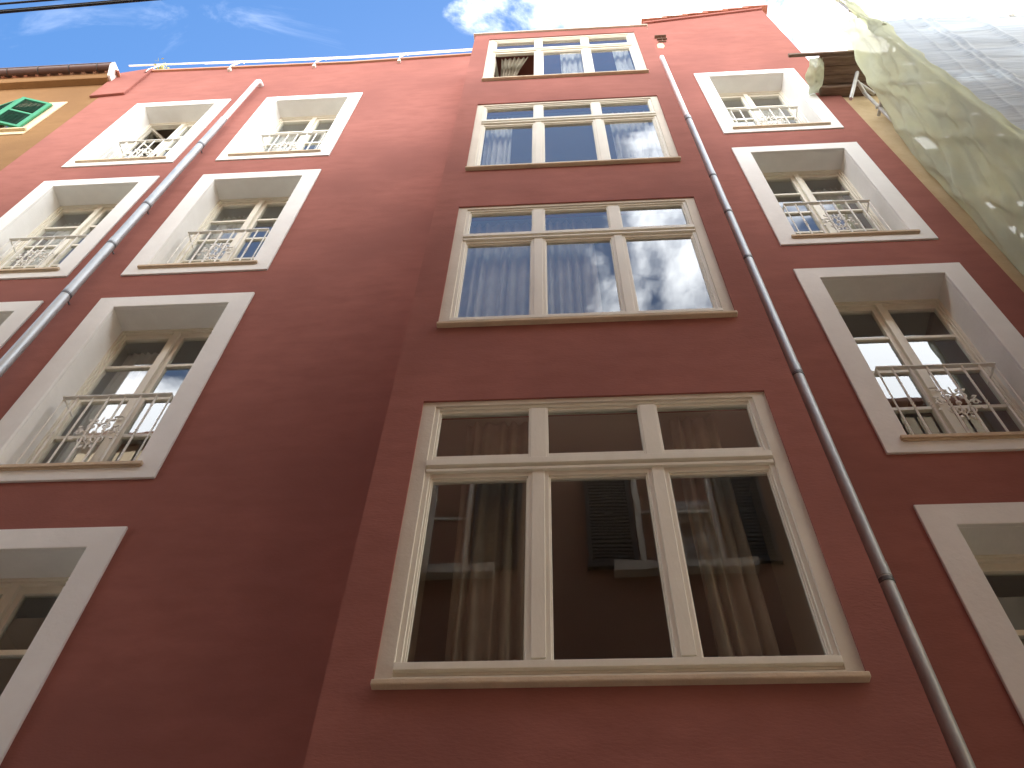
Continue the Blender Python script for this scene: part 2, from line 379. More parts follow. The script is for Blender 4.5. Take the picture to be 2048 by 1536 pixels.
def french_window(opened=False):
    f = MB(); f.ring(-.57, .57, .165, 2.54, .05, .27, .35, wb=.04); f.ring(-.565, .565, .2, 2.535, .03, .255, .272, wt=.022, wb=.0); f.box(-.03, .03, .262, .300, .19, 2.49)
    win = f.obj('window', M['paint'], red, bevel=.004)
    s = MB(); s.ring(-.76, .76, 0, WH, .2, -.018, .012, wt=.188, wb=.14); s.ring(-.58, .58, .135, 2.552, .02, .0125, .292)
    s.obj('surround', M['plaster'], win, bevel=.006)
    s = MB(); s.box(-.625, .625, -.046, .262, .124, .160); s.box(-.615, .615, -.034, .1, .114, .1238)
    s.obj('sill', M['sill'], win, bevel=.008)
    l = MB(); leaf(l, 1); lo = l.obj('sash', M['paint'], win, (-.53, .295, 0), bevel=.003)
    r = MB(); leaf(r, -1); r.obj('sash', M['paint'], win, (.53, .295, 0), bevel=.003)
    p = MB()
    def quadz(x0, x1, z0, z1): p.add([(x0,.32,z0),(x1,.32,z0),(x1,.32,z1),(x0,.32,z1)], [(0,1,2,3)])
    quadz(.068, .505, .355, 2.435)
    if not opened: quadz(-.505, -.068, .355, 2.435)
    else: lo.rotation_euler = (0, 0, math.radians(52))
    p.obj('pane', M['glass'], win, recalc=False)
    if opened:
        q = MB(); q.add([(.026,.022,.355),(.462,.022,.355),(.462,.022,2.435),(.026,.022,2.435)], [(0,1,2,3)])
        qo = q.obj('pane', M['glass'], win, (-.53, .295, 0), recalc=False); qo.rotation_euler = (0, 0, math.radians(52))
    h = MB(); h.box(.0, .03, .268, .30, 1.05, 1.17); h.tube([(.02, .255, 1.10), (.02, .24, 1.10), (-.05, .24, 1.095)], .008, 6)
    h.obj('handle', M['iron'], win)
    k = MB()
    k.box(-.465, .465, .062, .098, 1.160, 1.172); 
    for sx in (-1, 1):
        k.box(min(sx*.465, sx*.450), max(sx*.465, sx*.450), .099, .272, 1.158, 1.170)
        k.tube([(sx*.457, .085, 1.16), (sx*.457, .085, .17)], .007, 6)
    for x in (-.3375, -.2025, -.0675, .0675, .2025, .3375):
        k.tube([(x, .08, .16), (x, .08, 1.162)], .0088, 6)
        for zz in (.62, .655, .69): k.tube([(x, .08, zz-.010), (x, .08, zz), (x, .08, zz+.010)], [.0075, .0145, .0075], 6)
        for zz in (.95, 1.02): k.tube([(x, .08, zz-.012), (x, .08, zz), (x, .08, zz+.012)], [.0075, .0115, .0075], 6)
    k.box(-.46, .46, .072, .088, .185, .195)
    ral = k.obj('guard_rail', M['iron'], win)
    ornament().obj('ornament', M['iron'], win)
    return win
proto = french_window(); open_win = french_window(True)
used = False
for c in 'ABR':
    for i, zb in enumerate(zbs[c]):
        loc = Vector((cols[c], 4.0, zb + CZ)) - Vector(RL)
        if c == 'A' and i == 0: open_win.location = loc; open_win['label'] = 'French window with its left sash swung open inward'; continue
        if not used: proto.location = loc; used = True
        else: copy_part(proto, red, loc)

# ---- bay windows (two mullions, fanlights over a drip moulding)
def bay_window(opened=False):
    f = MB()
    f.ring(-1.037, 1.037, .11, 2.245, .034, .026, .08, wt=.055, wb=.07)
    f.ring(-1.02, 1.02, .16, 2.195, .03, .038, .078, wt=.030, wb=.035)
    for x in (-.354, .348):
        f.box(x-.062, x+.062, .032, .079, .17, 2.19); f.box(x-.036, x+.036, .024, .0315, .20, 1.56); f.box(x-.05, x+.05, .026, .0317, 1.66, 2.185)
    f.box(-1.02, 1.02, .034, .0785, 1.515, 1.722)
    win = f.obj('window', M['paint'], red, bevel=.004)
    t = MB(); t.ring(-1.125, 1.125, .0, 2.30, .094, .014, .06, wt=.085, wb=.1); t.obj('trim', M['trim'], win, bevel=.004)
    d = MB(); d.prism([(.003, 1.604), (.0335, 1.596), (.0335, 1.69), (.012, 1.656), (.003, 1.656)], -1.03, 1.03, 'x'); d.prism([(.013, 1.556), (.0335, 1.552), (.0335, 1.586), (.013, 1.580)], -1.028, 1.028, 'x')
    d.obj('drip_moulding', M['paint'], win, bevel=.003)
    d = MB(); d.prism([(.003, .130), (.0255, .126), (.0255, .176), (.003, .172)], -1.032, 1.032, 'x')
    d.obj('weather_bar', M['paint'], win, bevel=.003)
    s = MB(); s.box(-1.115, 1.115, -.042, .05, .018, .050)
    s.obj('sill', M['sill'], win, bevel=.007)
    p = MB()
    cells = [(-.994, -.4135), (-.294, .288), (.405, .993)]
    for i, (a, b_) in enumerate(cells):
        for (z0, z1) in ((.19, 1.512), (1.716, 2.17)):
            if opened and i == 0 and z0 < 1: continue
            p.add([(a,.058,z0),(b_,.058,z0),(b_,.058,z1),(a,.058,z1)], [(0,1,2,3)])
    for i, (a, b_) in enumerate(cells):
        if not opened or i:
            f2 = MB(); f2.ring(a-.012, b_+.012, .18, 1.524, .024, .046, .074); f2.obj('sash', M['paint'], win, bevel=.002)
    p.obj('pane', M['glass'], win, recalc=False)
    if opened:
        q = MB(); q.ring(0, .60, .185, 1.525, .05, 0, .045); q.obj('sash', M['paint'], win, (-.99, .09, 0), bevel=.003).rotation_euler = (0, 0, math.radians(84))
        q = MB(); q.add([(.05,.022,.235),(.55,.022,.235),(.55,.022,1.475),(.05,.022,1.475)], [(0,1,2,3)])
        q.obj('pane', M['glass'], win, (-.99, .09, 0), recalc=False).rotation_euler = (0, 0, math.radians(84))
    return win
bp = bay_window(); bo = bay_window(True)
for i, z in enumerate(bayz):
    loc = Vector((BXC, BY, z + CZ)) - Vector(RL)
    if i == 0: bo.location = loc; bo['label'] = 'wide bay window with its lower left sash open'
    elif i == 1: bp.location = loc
    else: copy_part(bp, red, loc)

# ------------------------------------------------------------------ curtains
def curtain(x0, x1, y, z0, z1, label, mat='curtain', folds=9, amp=.035, gather=1.0, group='curtains behind the panes', seed=0, lean=0):
    rnd = random.Random(seed)
    n = folds*8; rows = 14; mb = MB(); vs = []; fs = []
    ph = [rnd.uniform(0, 6) for _ in range(3)]
    for j in range(rows+1):
        t = j/rows; z = z1 + (z0-z1)*t
        for i in range(n+1):
            u = i/n
            wdt = 1 - (1-gather)*math.sin(t*PI*.5)
            x = x0 + (x1-x0)*(u*wdt) + lean*t + .012*math.sin(3*u*6 + ph[0] + t*2)*t
            yy = y + amp*(.5+.5*t)*(math.sin(u*folds*2*PI + .6*math.sin(3*t + ph[1])) + .4*math.sin(u*folds*1.37*2*PI + ph[2]))
            vs.append((x, yy, z))
    for j in range(rows):
        for i in range(n):
            a = j*(n+1)+i; fs.append((a, a+1, a+n+2, a+n+1))
    mb.add(vs, fs, True)
    zc = z0
    ox, oy = (x0+x1)/2, y
    mb.v = [(p[0]-ox, p[1]-oy, p[2]-zc) for p in mb.v]
    o = mb.obj('curtain', M[mat], None, (ox, oy, zc+CZ), smooth=True, recalc=False)
    return tag(o, label, 'curtain', group)
def baycur(row, x0, x1, label, **k):
    zb = bayz[row]; curtain(x0, x1, 3.60, zb+.05, zb+2.25, label, seed=row*7+int(x0*10), **k)
baycur(3, -.62, -.12, 'long beige curtain at the left side of the lowest bay window', folds=6)
baycur(3, .72, 1.02, 'narrow beige curtain at the right side of the lowest bay window', folds=4)
baycur(2, -.80, -.16, 'pale curtain in the left pane of the second lowest bay window', mat='sheer', folds=7)
baycur(2, -.10, .36, 'pale curtain with a dark fold in the middle pane of the second lowest bay window', mat='sheer', folds=6)
baycur(1, -.78, -.46, 'pale curtain gathered at the left side of the second highest bay window', mat='sheer', folds=5)
baycur(1, .72, 1.18, 'pale streaked curtain in the right pane of the second highest bay window', mat='sheer', folds=6)
baycur(0, .18, .50, 'pale curtain in the middle pane of the topmost bay window', mat='sheer', folds=4)
baycur(0, .98, 1.22, 'narrow pale curtain in the right pane of the topmost bay window', mat='sheer', folds=3)
curtain(-.72, -.30, 3.68, 12.2, 14.2, 'white tied back curtain showing in the open left sash of the topmost bay window', folds=6, gather=.35, seed=5, lean=.05)
def frcur(c, row, side, label, width=.40, mat='sheer'):
    x = cols[c]; zb = zbs[c][row]
    a, b_ = (x-.52, x-.52+width) if side < 0 else (x+.52-width, x+.52)
    curtain(a, b_, 4.47, zb+.16, zb+2.45, label, mat, folds=6, amp=.025, seed=row*3+ord(c)+side)
frcur('B', 2, -1, 'left sheer curtain in the largest complete window at the left of the bay')
frcur('B', 2, 1, 'right sheer curtain in the largest complete window at the left of the bay', .3)
frcur('B', 1, -1, 'left sheer curtain in the second row window between left drainpipe and bay')
frcur('B', 1, 1, 'right sheer curtain in the second row window between left drainpipe and bay', .3)
frcur('B', 0, -1, 'left sheer curtain in the top row window between left drainpipe and bay', .25)
frcur('B', 0, 1, 'right sheer curtain in the top row window between left drainpipe and bay')
frcur('A', 1, -1, 'left sheer curtain in the second row window beyond the left drainpipe')
frcur('A', 1, 1, 'right sheer curtain in the second row window beyond the left drainpipe', .3)
frcur('R', 0, 1, 'sheer curtain behind the right sash of the topmost window right of the bay', .42)
frcur('R', 1, 1, 'tan curtain in the second highest window at the right of the bay', .40, 'curtain')
frcur('R', 0, -1, 'sheer curtain behind the left sash of the topmost window right of the bay', .3)

# ------------------------------------------------------------------ ochre house at the left
OL = (-10.0, 4.0, 0)
och = empty('ochre_house', OL, 'ochre house with a brown gutter and a green shuttered window left of the red house', 'building')
def opart(mb, name, mat, parent=None, bevel=0, **k):
    mb.v = [lift(p) for p in mb.v]
    return mb.obj(name, mat, parent or och, (0,0,0) if parent else tuple(-a for a in OL), bevel, **k)
w = MB()
w.panel([-18, -7.362], [-CZ, 15.3], [(-8.85, -7.94, 12.84, 14.06)], 4.0, .3)
for z in (9.4, 6.2): w.box(-8.8, -8.0, 3.99, 3.999, z, z+.02)
w.box(-18, -7.4, 11, 11.3, -CZ, 15.3); w.box(-18, -7.4, 4.31, 10.99, 15.2, 15.3); w.box(-18, -17.8, 4.31, 10.99, -CZ, 15.19); w.box(-7.6, -7.4, 4.31, 10.99, -CZ, 15.19)
opart(w, 'wall', M['ochre'], recalc=False)
b = MB(); b.prism([(4.0, 15.15), (3.885, 15.17), (3.875, 15.22), (3.875, 15.40), (4.0, 15.40)], -18, -7.50, 'x'); opart(b, 'cornice', M['ochre'], bevel=.006)
b = MB()   # half round gutter
vs = []; fs = []; n = 10
for x in (-18, -7.5):
    for k in range(n+1):
        a = PI + PI*k/n; vs.append((x, 3.805 + .075*math.cos(a), 15.50 + .075*math.sin(a)))
    for k in range(n+1):
        a = PI + PI*(n-k)/n; vs.append((x, 3.805 + .069*math.cos(a), 15.50 + .069*math.sin(a)))
m2 = 2*n+2
for k in range(m2): fs.append((k, (k+1) % m2, m2+(k+1) % m2, m2+k))
b.add(vs, fs, True); b.tube([(-18, 3.730, 15.505), (-7.5, 3.730, 15.505)], .012, 8)
gut = opart(b, 'gutter', M['gutter'])
for x in (-9.35, -8.8, -8.25, -7.75):
    c = MB(); c.tube([(x, 3.805+.081*math.cos(PI+PI*k/8), 15.50+.081*math.sin(PI+PI*k/8)) for k in range(9)], .006, 5); opart(c, 'gutter_strap', M['dark_metal'], gut)
b = MB()
x = -16.0
while x < -7.55:
    pts = []
    for k in range(7):
        a = PI*k/6; pts.append((x + .09 - .09*math.cos(a), 15.43 + .06*math.sin(a)))
    inner = [(x + .09 - .075*math.cos(PI*k/6), 15.43 + .045*math.sin(PI*k/6)) for k in range(6, -1, -1)]
    b.prism(pts + inner, 3.84, 4.3); b.box(x+.18, x+.21, 3.85, 4.3, 15.415, 15.445)
    x += .205
opart(b, 'roof_tiles', M['tile'])
b = MB(); b.prism([(3.99, 15.20), (3.86, 15.20), (3.73, 15.42), (3.73, 15.54), (3.99, 15.62)], -7.50, -7.455, 'x'); opart(b, 'verge_board', M['plaster'], bevel=.006)
b = MB(); b.ring(-8.98, -7.79, 12.68, 14.21, .16, 3.985, 4.01, wb=.16, wt=.15); ow = opart(b, 'window', M['cream'], bevel=.004)
b = MB(); b.ring(-8.86, -7.93, 12.83, 14.07, .05, 4.10, 4.16); b.box(-8.42, -8.37, 4.1, 4.16, 12.88, 14.02); opart(b, 'frame', M['green'], ow)
b = MB(); b.add([(-8.81,4.13,12.88),(-7.98,4.13,12.88),(-7.98,4.13,14.02),(-8.81,4.13,14.02)], [(0,1,2,3)]); opart(b, 'pane', M['glass'], ow, recalc=False)
b = MB(); b.box(-8.95, -7.8, 3.94, 4.05, 12.80, 12.845); opart(b, 'sill', M['cream'], ow)
def shutter(hx, ang, s):
    fr = MB(); L_ = .45*s
    fr.ring(min(0, L_), max(0, L_), 12.87, 13.99, .06, -.035, 0)
    fr.box(min(0, L_)+.06, max(0, L_)-.06, -.033, -.002, 13.40, 13.45)
    fo = opart(fr, 'shutter', M['green'], ow); fo.location = (hx, 3.975, 0); fo.rotation_euler = (0, 0, ang)
    sl = MB()
    for k in range(21):
        z = 12.945 + k*.047
        if abs(z-13.42) < .05: continue
        a, b2 = min(0, L_)+.058, max(0, L_)-.058
        sl.add([(a,-.034,z),(b2,-.034,z),(b2,-.002,z+.035),(a,-.002,z+.035),(a,-.034,z+.007),(b2,-.034,z+.007),(b2,-.002,z+.042),(a,-.002,z+.042)],
               [(3,2,1,0),(4,5,6,7),(0,1,5,4),(1,2,6,5),(2,3,7,6),(3,0,4,7)])
    sl.v = [lift(p) for p in sl.v]; so = sl.obj('slats', M['green_dark'], ow); so.location = (hx, 3.975, 0); so.rotation_euler = (0, 0, ang)
shutter(-7.94, math.radians(17), -1); shutter(-8.84, math.radians(-14), 1)
b = MB(); b.box(-17.7, -7.6, 9, 9.1, -CZ, 15.1); opart(b, 'partition_wall', M['room'])

# ------------------------------------------------------------------ gutted house at the right, its eave, its scaffold
NL = (7.0, 4.0, 0)
nb = empty('ruined_house', NL, 'worn cream house under renovation behind the netting, right of the red house', 'building')
def npart(mb, name, mat, parent=None, bevel=0, **k):
    mb.v = [lift(p) for p in mb.v]
    return mb.obj(name, mat, parent or nb, (0,0,0) if parent else tuple(-a for a in NL), bevel, **k)
w = MB()
holes = [(4.50, 4.80, 10.50, 11.22), (4.88, 5.05, 10.5, 11.22), (4.55, 4.74, 8.74, 9.16), (4.86, 5.7, 8.76, 9.14), (4.53, 4.74, 7.98, 8.54), (4.86, 5.7, 8.02, 8.50), (5.5, 6.4, 10.8, 12.1)]
w.panel([4.082, 13], [-CZ, 12.742], holes, 4.03, .12)
w.box(12.75, 13, 4.16, 9, -CZ, 12.6); w.box(4.1, 12.74, 8.8, 9, -CZ, 11.5)
npart(w, 'wall', M['cream_wall'], recalc=False)
b = MB()
b.add([(3.765,3.49,12.745),(4.9,3.49,12.745),(4.9,3.998,12.745),(3.80,3.998,12.745),(3.765,3.49,12.79),(4.9,3.49,12.79),(4.9,3.998,12.79),(3.80,3.998,12.79)],
      [(3,2,1,0),(4,5,6,7),(0,1,5,4),(1,2,6,5),(2,3,7,6),(3,0,4,7)])
ev = npart(b, 'eave', M['wood'], bevel=.004)
for k in range(4):
    c = MB(); y0 = 3.50 + k*.125; c.box(3.80, 4.85, y0, y0+.117, 12.722, 12.744); npart(c, 'eave_board', M['wood'], ev, bevel=.003)
c = MB(); c.box(3.33, 4.3, 3.445, 3.487, 12.75, 12.815); npart(c, 'fascia', M['wood'], ev, bevel=.004)
c = MB(); c.box(3.80, 4.85, 3.88, 3.996, 12.60, 12.72); c.box(4.086, 4.85, 3.9965, 4.028, 12.61, 12.76); npart(c, 'wall_plate', M['wood'], ev, bevel=.006)
b = MB(); b.prism([(3.49, 12.80), (4.2, 13.05), (4.2, 13.10), (3.49, 12.86)], 3.78, 4.45, 'x'); npart(b, 'roof', M['tile'])

SL = (6.0, 3.5, 0)
sc = empty('scaffold', SL, 'steel tube scaffold with plank decks standing against the house at the right', 'scaffold')
def spart(mb, name, mat, **k):
    mb.v = [lift(p) for p in mb.v]
    return mb.obj(name, mat, sc, tuple(-a for a in SL), **k)
X0, YF = 4.27, 3.02
for x in (X0+.04, 6.2, 8.2, 10.2):
    for y in (YF+.05, 3.9):
        b = MB(); b.tube([(x, y, -CZ), (x, y, 16.6 if y < 3.5 else 12.4)], .024, 10); spart(b, 'upright', M['steel'])
for z in (-.2, 1.8, 3.8, 5.8, 7.8, 9.8, 11.8):
    b = MB()
    for k in range(3): b.box(X0+.15, 10.4, YF+.12+k*.25, YF+.35+k*.25, z-.04, z)
    spart(b, 'plank_deck', M['wood_pale'], bevel=.004)
    for y in (YF+.05, 3.9):
        b = MB(); b.tube([(X0, y, z-.07), (10.4, y, z-.07)], .024, 8); spart(b, 'ledger', M['steel'])
    for x in (X0+.04, 6.2, 8.2):
        b = MB(); b.tube([(x, YF+.01, z-.12), (x, 4.0, z-.12)], .024, 8); spart(b, 'cross_tube', M['steel'])
for z in (12.45, 13.02, 13.42, 14.1, 14.7):
    b = MB(); b.tube([(X0, YF+.05, z), (10.4, YF+.05, z)], .02 if z > 12.5 else .026, 8); spart(b, 'guard_tube', M['steel'])
for p, q in (((X0, YF+.06, 9.85), (6.1, YF+.06, 11.75)), ((X0, YF+.06, 7.75), (6.1, YF+.06, 5.85))):
    b = MB(); b.tube([p, q], .022, 8); spart(b, 'brace', M['steel'])
for p, q in (((4.02, 3.86, 12.0), (4.26, 3.70, 12.62)), ((4.20, 3.75, 12.4), (4.36, 3.96, 12.35)), ((4.24, 3.8, 12.55), (4.5, 3.97, 12.5))):
    b = MB(); b.tube([p, q], .026, 12); spart(b, 'tie_tube', M['steel'])

from mathutils import noise as mn
def sheet(name, nu, nv, fn, mat, label, cat, mask=None):
    vs = []; fs = []
    for j in range(nv+1):
        for i in range(nu+1): vs.append(lift(fn(i/nu, j/nv)))
    for j in range(nv):
        for i in range(nu):
            if mask and not mask((i+.5)/nu, (j+.5)/nv): continue
            a = j*(nu+1)+i; fs.append((a, a+1, a+nu+2, a+nu+1))
    mb = MB(); mb.add(vs, fs, True)
    base = Vector((5.0 if 'sheet' in name else 4.27, 3.2, 0)); mb.v = [tuple(Vector(p)-base) for p in mb.v]
    o = mb.obj(name, mat, None, base, smooth=True, recalc=False)
    m = o.modifiers.new('cloth', 'SOLIDIFY'); m.thickness = .004
    return tag(o, label, cat)
def wr(p, s=1.0, seed=0):
    v = Vector(p)*s + Vector((seed*3.1, seed*1.7, seed))
    return mn.noise(v) + .5*mn.noise(v*2.1) + .25*mn.noise(v*4.3)
def ridge(p, s, seed):
    v = Vector(p)*s + Vector((seed*5.3, seed*2.7, seed))
    return 1 - abs(mn.noise(v))*2.2
# end netting (faces the red house); it wraps a little way round the street corner over the grey sheet
inner_prof = [(0, 4.0), (7.5, 4.0), (9.0, 3.99), (9.9, 3.97), (10.8, 3.90), (11.7, 3.70), (12.4, 3.60), (13.4, 3.50)]
def iy(z):
    for (a, ya), (b_, yb) in zip(inner_prof, inner_prof[1:]):
        if z <= b_: return ya + (yb-ya)*(z-a)/(b_-a)
    return inner_prof[-1][1]
def folds(y, z, seed):
    """long tension folds running down and across the cloth"""
    s_ = 0
    for k, (sl, off, wd, am) in enumerate(((1.6, .2, .10, 1), (-2.3, 1.1, .08, .8), (3.1, 2.0, .07, .7), (.9, .6, .12, .9), (-1.2, 2.7, .09, .8), (2.2, 3.3, .06, .6))):
        ph = (y*1.0 + (z + off)*.38/sl*1.0 + seed*.37 + .05*mn.noise(Vector((y*2, z*.8, seed+k))))/.62
        d_ = abs(ph - round(ph))*.62
        s_ += am*math.exp(-(d_/wd*1.6)**2)
    return s_
NE = .14
def endnet(u, v):
    if u < NE:                                   # the part lapped round onto the street face
        t = 1 - u/NE
        z = 1.0 + (12.15-1.0)*v
        wd = max(.012, .045 + .17*mn.noise(Vector((3.3, z*1.3, 1))) + .03*mn.noise(Vector((1.3, z*6, 2))))
        return (X0 - .01 + wd*t, YF - .065 - .01*math.sin(z*9) - .012*math.sin(t*PI), z + .02*math.sin(t*3))
    u = (u-NE)/(1-NE)
    zt = 12.15 + 1.1*(1-math.exp(-u*7)) + .30*u + .05*math.sin(u*19)
    z = 1.0 + (zt-1.0)*v
    y0 = YF - .05 + .012*math.sin(z*5.2); y1 = iy(z)
    y = y0 + (y1-y0)*u
    e = min(1, u*5)*(.4+.6*min(1, (1-u)*6))
    d = .06*math.sin(u*PI)*wr((y*1.1, z*.4, 0), 1.5, 1) + .040*folds(y, z, 1)*e + .03*e*ridge((y*2.2 + z*.5, z*.3 - y*.4, 2), 1.6, 3) + .008*e*wr((y, z*.5, 1), 8, 2)
    return (X0 - .02 - d, y, z)
sheet('end_net', 110, 560, endnet, M['net_green'], 'yellow green translucent netting wrapping the end of the scaffold beside the red house', 'netting')
# front sheet (faces the street)
def front(u, v):
    u = u**1.6
    x = X0 + u*5.2; z = 4.6 + (12.40-4.6)*v
    d = .032*wr((x*.5, 0, z*1.1), 1.2, 5) + .012*ridge((x*.5, 0, z*2.0 + x*.4), 1.2, 7) + .006*wr((x*.6, 0, z*3), 4, 4)
    for xc, sl, am, wd in ((4.86, .02, .024, .036), (4.98, .03, .020, .030), (5.55, -.02, .030, .05), (4.62, .05, .014, .03), (6.3, .02, .030, .05)):
        d += am*math.exp(-((x - xc - sl*(z-11) - .02*mn.noise(Vector((z*.2, xc, 0))))/wd)**2)
    return (x, YF - .05 - d*min(1, u*14)*(.5+.5*min(1, u*8)) + .02, z)
sheet('front_sheet', 320, 330, front, M['net_grey'], 'grey wrinkled plastic sheet hung on the street side of the scaffold', 'sheet')
def upper(u, v):
    x = X0 - .02 + u*5.2; z = 12.38 + 4.4*v
    return (x, YF - .03 + .03*wr((x, 0, z*1.5), 1.5, 6), z)
sheet('upper_sheet', 80, 50, upper, M['net_white'], 'white sheer net lit through above the grey sheet at the top of the scaffold', 'netting')
# bunched strip of net climbing the corner upright
def strip(u, v):
    z = 12.0 + 2.9*v; a = u*2*PI
    r = .040 + .035*max(0, 1-v*5) + .012*math.sin(v*19) + .016*math.sin(3*a + v*9) + .014*mn.noise(Vector((math.cos(a)*2, math.sin(a)*2, z*6)))
    return (X0 + .03 + r*math.cos(a) - .012*math.sin(v*7), YF - .01 + r*1.1*math.sin(a), z)
sheet('bunched_net', 24, 110, strip, M['net_green'], 'bunched yellow green net tied up the corner upright above the end netting', 'netting')
# loose bag of net between the fascia board and the wall
def flap(u, v):
    xl = 3.60 + .06*v - .07*math.sin(v*PI) + .02*math.sin(v*11)
    x = xl + (3.81-xl)*u
    sag = .16*math.sin(PI*v)*(.4+.6*math.sin(PI*min(1, u*.8+.2)))
    return (x, 3.505 + .47*v, 12.72 - sag - .10*v*(1-u) + .05*wr((x*5, v*2.5, 0), 1.4, 9))
sheet('loose_net', 36, 36, flap, M['net_green'], 'loose yellowish bag of net bulging beside the brown timber eave', 'netting')

# ------------------------------------------------------------------ houses across the street (seen in the panes only)
def across(name, x0, x1, zt, mat, label, wins, L0):
    h = empty(name, L0, label, 'building')
    def hp(mb, nm, mt, parent=None, **k):
        mb.v = [lift(p) for p in mb.v]; return mb.obj(nm, mt, parent or h, (0,0,0) if parent else tuple(-a for a in L0), **k)
    w = MB(); w.box(x0, x1, -26, -1.0, -CZ, zt); hp(w, 'wall', mat)
    w = MB(); w.box(x0+.005, x1-.005, -26.2, -.82, zt+.002, zt+.12); hp(w, 'roof', M['tile_old'])
    for (cx, z0, z1) in wins:
        f = MB(); f.ring(cx-.52, cx+.52, z0, z1, .07, -1.02, -.96); f.box(cx-.03, cx+.03, -1.0, -.965, z0+.07, z1-.07); f.box(cx-.45, cx+.45, -1.0, -.966, (z0+z1)/2, (z0+z1)/2+.04)
        fo = hp(f, 'window', M['paint'])
        g_ = MB(); g_.add([(cx-.45,-.985,z0+.07),(cx-.45,-.985,z1-.07),(cx+.45,-.985,z1-.07),(cx+.45,-.985,z0+.07)], [(0,1,2,3)]); hp(g_, 'pane', M['glass'], fo, recalc=False)
        f = MB(); f.box(cx-.85, cx+.85, -1.0, -.85, z0-.16, z0-.02); hp(f, 'sill', M['trim'], fo)
        for s in (-1, 1):
            f = MB(); a = cx + s*.85; f.ring(a-.30, a+.30, z0-.02, z1, .05, -.985, -.93)
            for k in range(int((z1-z0-.1)/.06)): f.box(a-.25, a+.25, -.98, -.945, z0+.05+k*.06, z0+.085+k*.06)
            f.box(a-.05, a+.05, -.984, -.94, (z0+z1)/2-.03, (z0+z1)/2+.03)
            hp(f, 'shutter', M['shutter'], fo)
    return h
across('terracotta_house', -3.6, 5.2, 12.5, M['terracotta'], 'terracotta house with dark shutters across the street, mirrored in the lowest bay window',
       [(1.43, 7.5, 9.25), (1.43, 3.6, 5.4), (-1.7, 7.5, 9.25), (3.9, 7.5, 9.25), (-1.7, 10.9, 12.2), (1.43, 10.9, 12.2), (3.9, 10.9, 12.2)], (.8, -1.0, 0))
across('beige_house', -16, -3.62, 12.4, M['beige'], 'beige house across the street at the left', [(-6.2, 7.5, 9.2), (-9.5, 7.5, 9.2)], (-10, -1.0, 0))
across('pale_house', 5.22, 18, 12.7, M['beige'], 'pale house across the street at the right', [(7.4, 7.6, 9.3), (10.6, 7.6, 9.3)], (11, -1.0, 0))

# ------------------------------------------------------------------ overhead cables, terrace plant
def cable(p0, p1, r, label):
    mb = MB(); n = 30; pts = []
    for i in range(n+1):
        t = i/n; pts.append((p0[0]+(p1[0]-p0[0])*t, p0[1]+(p1[1]-p0[1])*t, p0[2]+(p1[2]-p0[2])*t))
    base = Vector(lift(p0)); mb.tube([tuple(Vector(lift(p))-base) for p in pts], r, 8)
    return tag(mb.obj('cable', M['cable'], None, base), label, 'cable', 'overhead cables')
cable((-12.0, 2.0, 10.12), (4.0, 2.0, 12.56), .018, 'lower and thicker black cable crossing the blue sky above the ochre house')
cable((-12.0, 2.0, 10.88), (4.0, 2.0, 12.75), .014, 'upper and thinner black cable at the very top left corner of the sky')
cable((-12.0, 1.99, 10.17), (4.0, 1.99, 12.64), .010, 'thin dark cable running just above the thicker lower cable')

pl = empty('terrace_plant', (-6.95, 4.25, 15.25+CZ), 'small yellow green plant poking through the terrace railing at the left end', 'plant')
rnd = random.Random(3)
st = MB(); lf = MB()
for k in range(16):
    a = rnd.uniform(0, 2*PI); L_ = rnd.uniform(.75, 1.18); sx = .28*math.cos(a)*rnd.uniform(.4, 1); sy = -.10 + .16*math.sin(a)
    pts = [(0, 0, 0), (sx*.4, sy*.4, L_*.55), (sx, sy, L_)]
    st.tube(pts, .006, 5)
    for j in range(12):
        t = rnd.uniform(.45, 1.0); p = Vector((sx*t, sy*t, L_*t)) + Vector((rnd.gauss(0,.05), rnd.gauss(0,.05), rnd.gauss(0,.05)))
        d = Vector((rnd.gauss(0,1), rnd.gauss(0,1), rnd.gauss(0,1))).normalized(); e = d.cross(Vector((rnd.gauss(0,1), rnd.gauss(0,1), 1))).normalized()
        s_ = rnd.uniform(.025, .05)
        lf.add([p - d*s_, p + e*s_*.4, p + d*s_, p - e*s_*.4], [(0,1,2,3)])
st.obj('stem', M['leaf'], pl); lf.obj('foliage', M['leaf'], pl, recalc=False)
b = MB(); b.tube([(0,0,-.03),(0,0,.0),(0,0,.22),(0,0,.25)], [.10,.11,.14,.145], 16); b.obj('pot', M['tile'], pl)

# ------------------------------------------------------------------ light, sky, camera
EL, AZ = math.radians(45), math.radians(6)      # sun behind the house, a little to the right
sd = Vector((math.sin(AZ)*math.cos(EL), math.cos(AZ)*math.cos(EL), math.sin(EL)))
ld = bpy.data.lights.new('sun', 'SUN'); ld.energy = 5.0; ld.angle = math.radians(.53); ld.color = (1, .95, .86)
lo = bpy.data.objects.new('sun', ld); COL.objects.link(lo); lo.rotation_euler = sd.to_track_quat('Z', 'Y').to_euler(); lo.location = (5, 20, 40)

